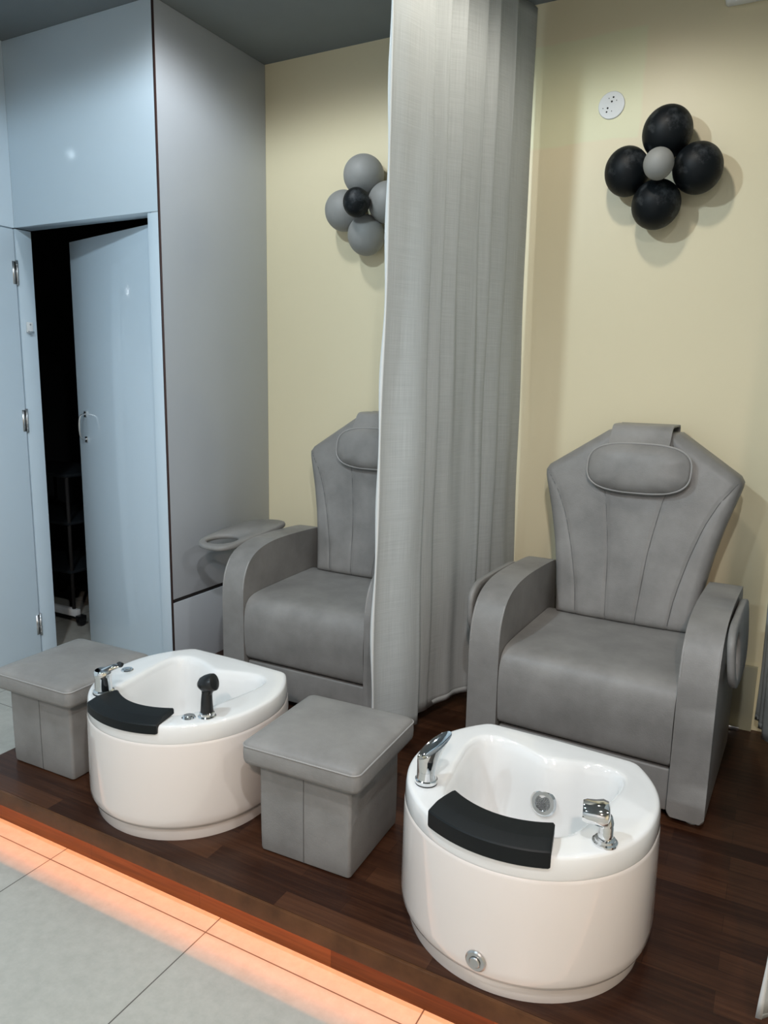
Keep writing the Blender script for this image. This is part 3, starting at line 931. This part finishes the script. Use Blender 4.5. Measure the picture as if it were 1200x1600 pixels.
topP = [(-1.080, 2.045), (-1.072, 2.070), (-1.058, 2.105), (-1.040, 2.155), (-1.030, 2.200), (-1.034, 2.222), (-1.058, 2.238), (-1.050, 2.262), (-1.018, 2.290), (-1.012, 2.305), (-1.040, 2.325), (-1.030, 2.345),
        (-1.002, 2.372), (-.998, 2.388), (-1.028, 2.420), (-1.015, 2.470), (-.992, 2.515), (-.988, 2.535), (-1.018, 2.560), (-1.008, 2.590), (-.984, 2.612), (-.980, 2.628), (-1.004, 2.650), (-.996, 2.700), (-.976, 2.760), (-.972, 2.775), (-1.000, 2.800), (-.990, 2.860), (-.972, 2.930), (-.962, 2.972)]
botP = [(-1.120, 2.060), (-1.112, 2.080), (-1.090, 2.120), (-1.064, 2.165), (-1.040, 2.210), (-1.032, 2.236), (-1.062, 2.262), (-1.078, 2.290), (-1.066, 2.320), (-1.056, 2.345), (-1.050, 2.365), (-1.042, 2.385),
        (-1.034, 2.410), (-1.026, 2.430), (-1.016, 2.455), (-1.008, 2.490), (-1.000, 2.520), (-.990, 2.545), (-.976, 2.570), (-.966, 2.590), (-.972, 2.620), (-.990, 2.645), (-1.000, 2.670), (-.974, 2.700), (-.956, 2.730), (-.976, 2.770), (-.990, 2.810), (-.960, 2.870), (-.948, 2.920), (-.945, 2.965)]
c1 = curtain('curtain', topP, botP, CE-.025, Z0-1.205)
tag(c1, 'long grey linen curtain hanging between the two treatment chairs', 'curtain', 'grey linen divider curtains')
tp2 = []; bp2 = []
rnd = random.Random(5)
for i in range(34):
    y = 2.96-(2.96-1.48)*i/33
    xb = .030 + .105*min(1, (2.96-y)/.55) - (.075 if y < 1.50 else 0)
    tp2.append((.115+(.024 if i % 2 else -.012)+rnd.uniform(-.006, .006) - .07*max(0, 1-(2.96-y)/.3), y))
    bp2.append((xb+(.020 if i % 2 else -.008)+rnd.uniform(-.005, .005), y-.01*rnd.random()))
c2 = curtain('curtain', tp2[::-1], bp2[::-1], CE-.025, Z0-1.23, seed=9)
tag(c2, 'pale linen curtain at the right edge, beside the right treatment chair', 'curtain', 'grey linen divider curtains')
for nm, x, ya, lab in (('curtain_track', -1.02, 2.03, 'slim ceiling track holding the curtain between the chairs'), ('curtain_track', .10, 1.45, 'slim ceiling track holding the curtain at the right edge')):
    o = obj(nm, box(x-.011, x+.011, ya, YB-.01, CE-.026, CE, .002), M_plate)
    tag(o, lab, 'curtain track', 'curtain tracks')

# ------------------------------------------------------------------ wall things
def balloon(parent, x, y, z, rx, rz, mat, tilt=0.0):
    bm = bmesh.new()
    add_lathe(bm, [(rx*math.sin(PI*i/28), -rz*math.cos(PI*i/28)*(1.0 if i > 14 else 1.04)) for i in range(29)], 40)
    o = obj('balloon', bm, mat, parent, sharp=0); o.location = (x, y, z); o.rotation_euler = (0, tilt, 0)
    return o
def flower(cx, cz, petals, cen, mp, mc, label):
    t = empty('balloon_flower', (cx, 2.915, cz))
    for (x, z, r1, r2, tilt) in petals: balloon(t, x-cx, (2.998-r1)-2.915, z-cz, r1, r2, mp, tilt)
    x, y, z, r = cen
    balloon(t, x-cx, y-2.915, z-cz, r, r*1.03, mc)
    tag(t, label, 'balloon decoration', 'balloon flowers on the wall')
    return t
flower(-.460, Z0+.745, [(-.449, Z0+.866, .084, .087, .25), (-.579, Z0+.752, .078, .084, 0), (-.340, Z0+.737, .083, .084, -.2), (-.468, Z0+.629, .084, .084, .3)],
       (-.452, 2.800, Z0+.735, .050), M_bblack, M_bgrey, 'flower of four black balloons around a small grey one, above the right chair')
flower(-1.660, Z0+.725, [(-1.670, Z0+.849, .087, .083, 0), (-1.768, Z0+.715, .084, .084, 0), (-1.553, Z0+.730, .084, .084, 0), (-1.657, Z0+.606, .081, .083, 0)],
       (-1.640, 2.800, Z0+.715, .056), M_bgrey, M_bblack, 'flower of four grey balloons around a small black one, left of the curtain')

# round socket cover with two sets of pin holes
so = empty('wall_socket', (-.667, YB, Z0+1.008)); so.rotation_euler = (math.radians(90), 0, 0)
b = bmesh.new(); add_lathe(b, [(0, 0), (.048, 0), (.048, .003), (.046, .0055), (0, .006)], 40)
obj('cover_plate', b, M_plate, so)
for (hx_, hy_, r) in ((.006, .026, .0032), (.001, .012, .0034), (-.010, .024, .0016), (.018, .014, .0016), (-.013, -.009, .0034), (-.016, -.022, .0030), (-.030, -.008, .0016), (.002, -.021, .0016)):
    b = bmesh.new(); add_lathe(b, [(0, .0058), (r, .0058), (r, .0066), (0, .0066)], 12, Matrix.Translation((hx_, hy_, 0)))
    obj('pin_hole', b, M_hole, so)
tag(so, 'round white socket cover with small pin holes, high on the cream wall', 'wall socket')

wl = obj('wall_fixture', box(-.305, .46, YB-.045, YB, Z0+1.262, Z0+1.34, .012, 4), M_plate)
tag(wl, 'pale glossy wall fixture whose bottom corner shows at the top edge', 'wall fixture')
b = bmesh.new(); add_tube(b, [(-.295, YB-.03, Z0+1.30), (-.308, YB-.03, Z0+1.30)], .012, 14)
obj('end_cap', b, M_steel, wl)

# chrome strip at the foot of the wall behind the right chair
b = box(-.105, -.020, 2.955, 2.972, PT, PT+.018, .002)
ms = obj('metal_strip', b, M_chrome); tag(ms, 'short shiny metal strip at the wall foot behind the right treatment chair', 'metal strip')

# wheeled cart in the unlit room
ct = empty('wheeled_cart', (-3.76, 2.97, 0))
for yy in (-.215, .185):
    obj('base_rail', box(-.34, .325, yy, yy+.03, .052, .092, .002), M_plate if yy < 0 else M_cart, ct)
for px_ in (-.32, .29):
    for py_ in (-.20, .20):
        b = bmesh.new(); add_tube(b, [(px_, py_, .090), (px_, py_, .86)], .010, 10); obj('post', b, M_gap, ct)
for zz3 in (.30, .58, .85):
    obj('shelf', box(-.34, .30, -.215, .215, zz3, zz3+.018, .004), M_cart, ct)
for px_ in (-.31, .345):
    for py_ in (-.20, .20):
        c_ = empty('caster', (px_, py_, 0)); c_.parent = ct
        b = bmesh.new(); add_lathe(b, [(0, -.012), (.024, -.012), (.026, -.006), (.026, .006), (.024, .012), (0, .012)], 20, Matrix.Translation((0, 0, .026)) @ Matrix.Rotation(PI/2, 4, 'Y'))
        obj('wheel', b, M_plastic, c_)
        obj('fork', box(-.020, .020, -.022, .022, .028, .062, .003), M_plastic, c_)
tag(ct, 'wheeled cart with a pale base rail and black casters, in the dark doorway', 'cart')
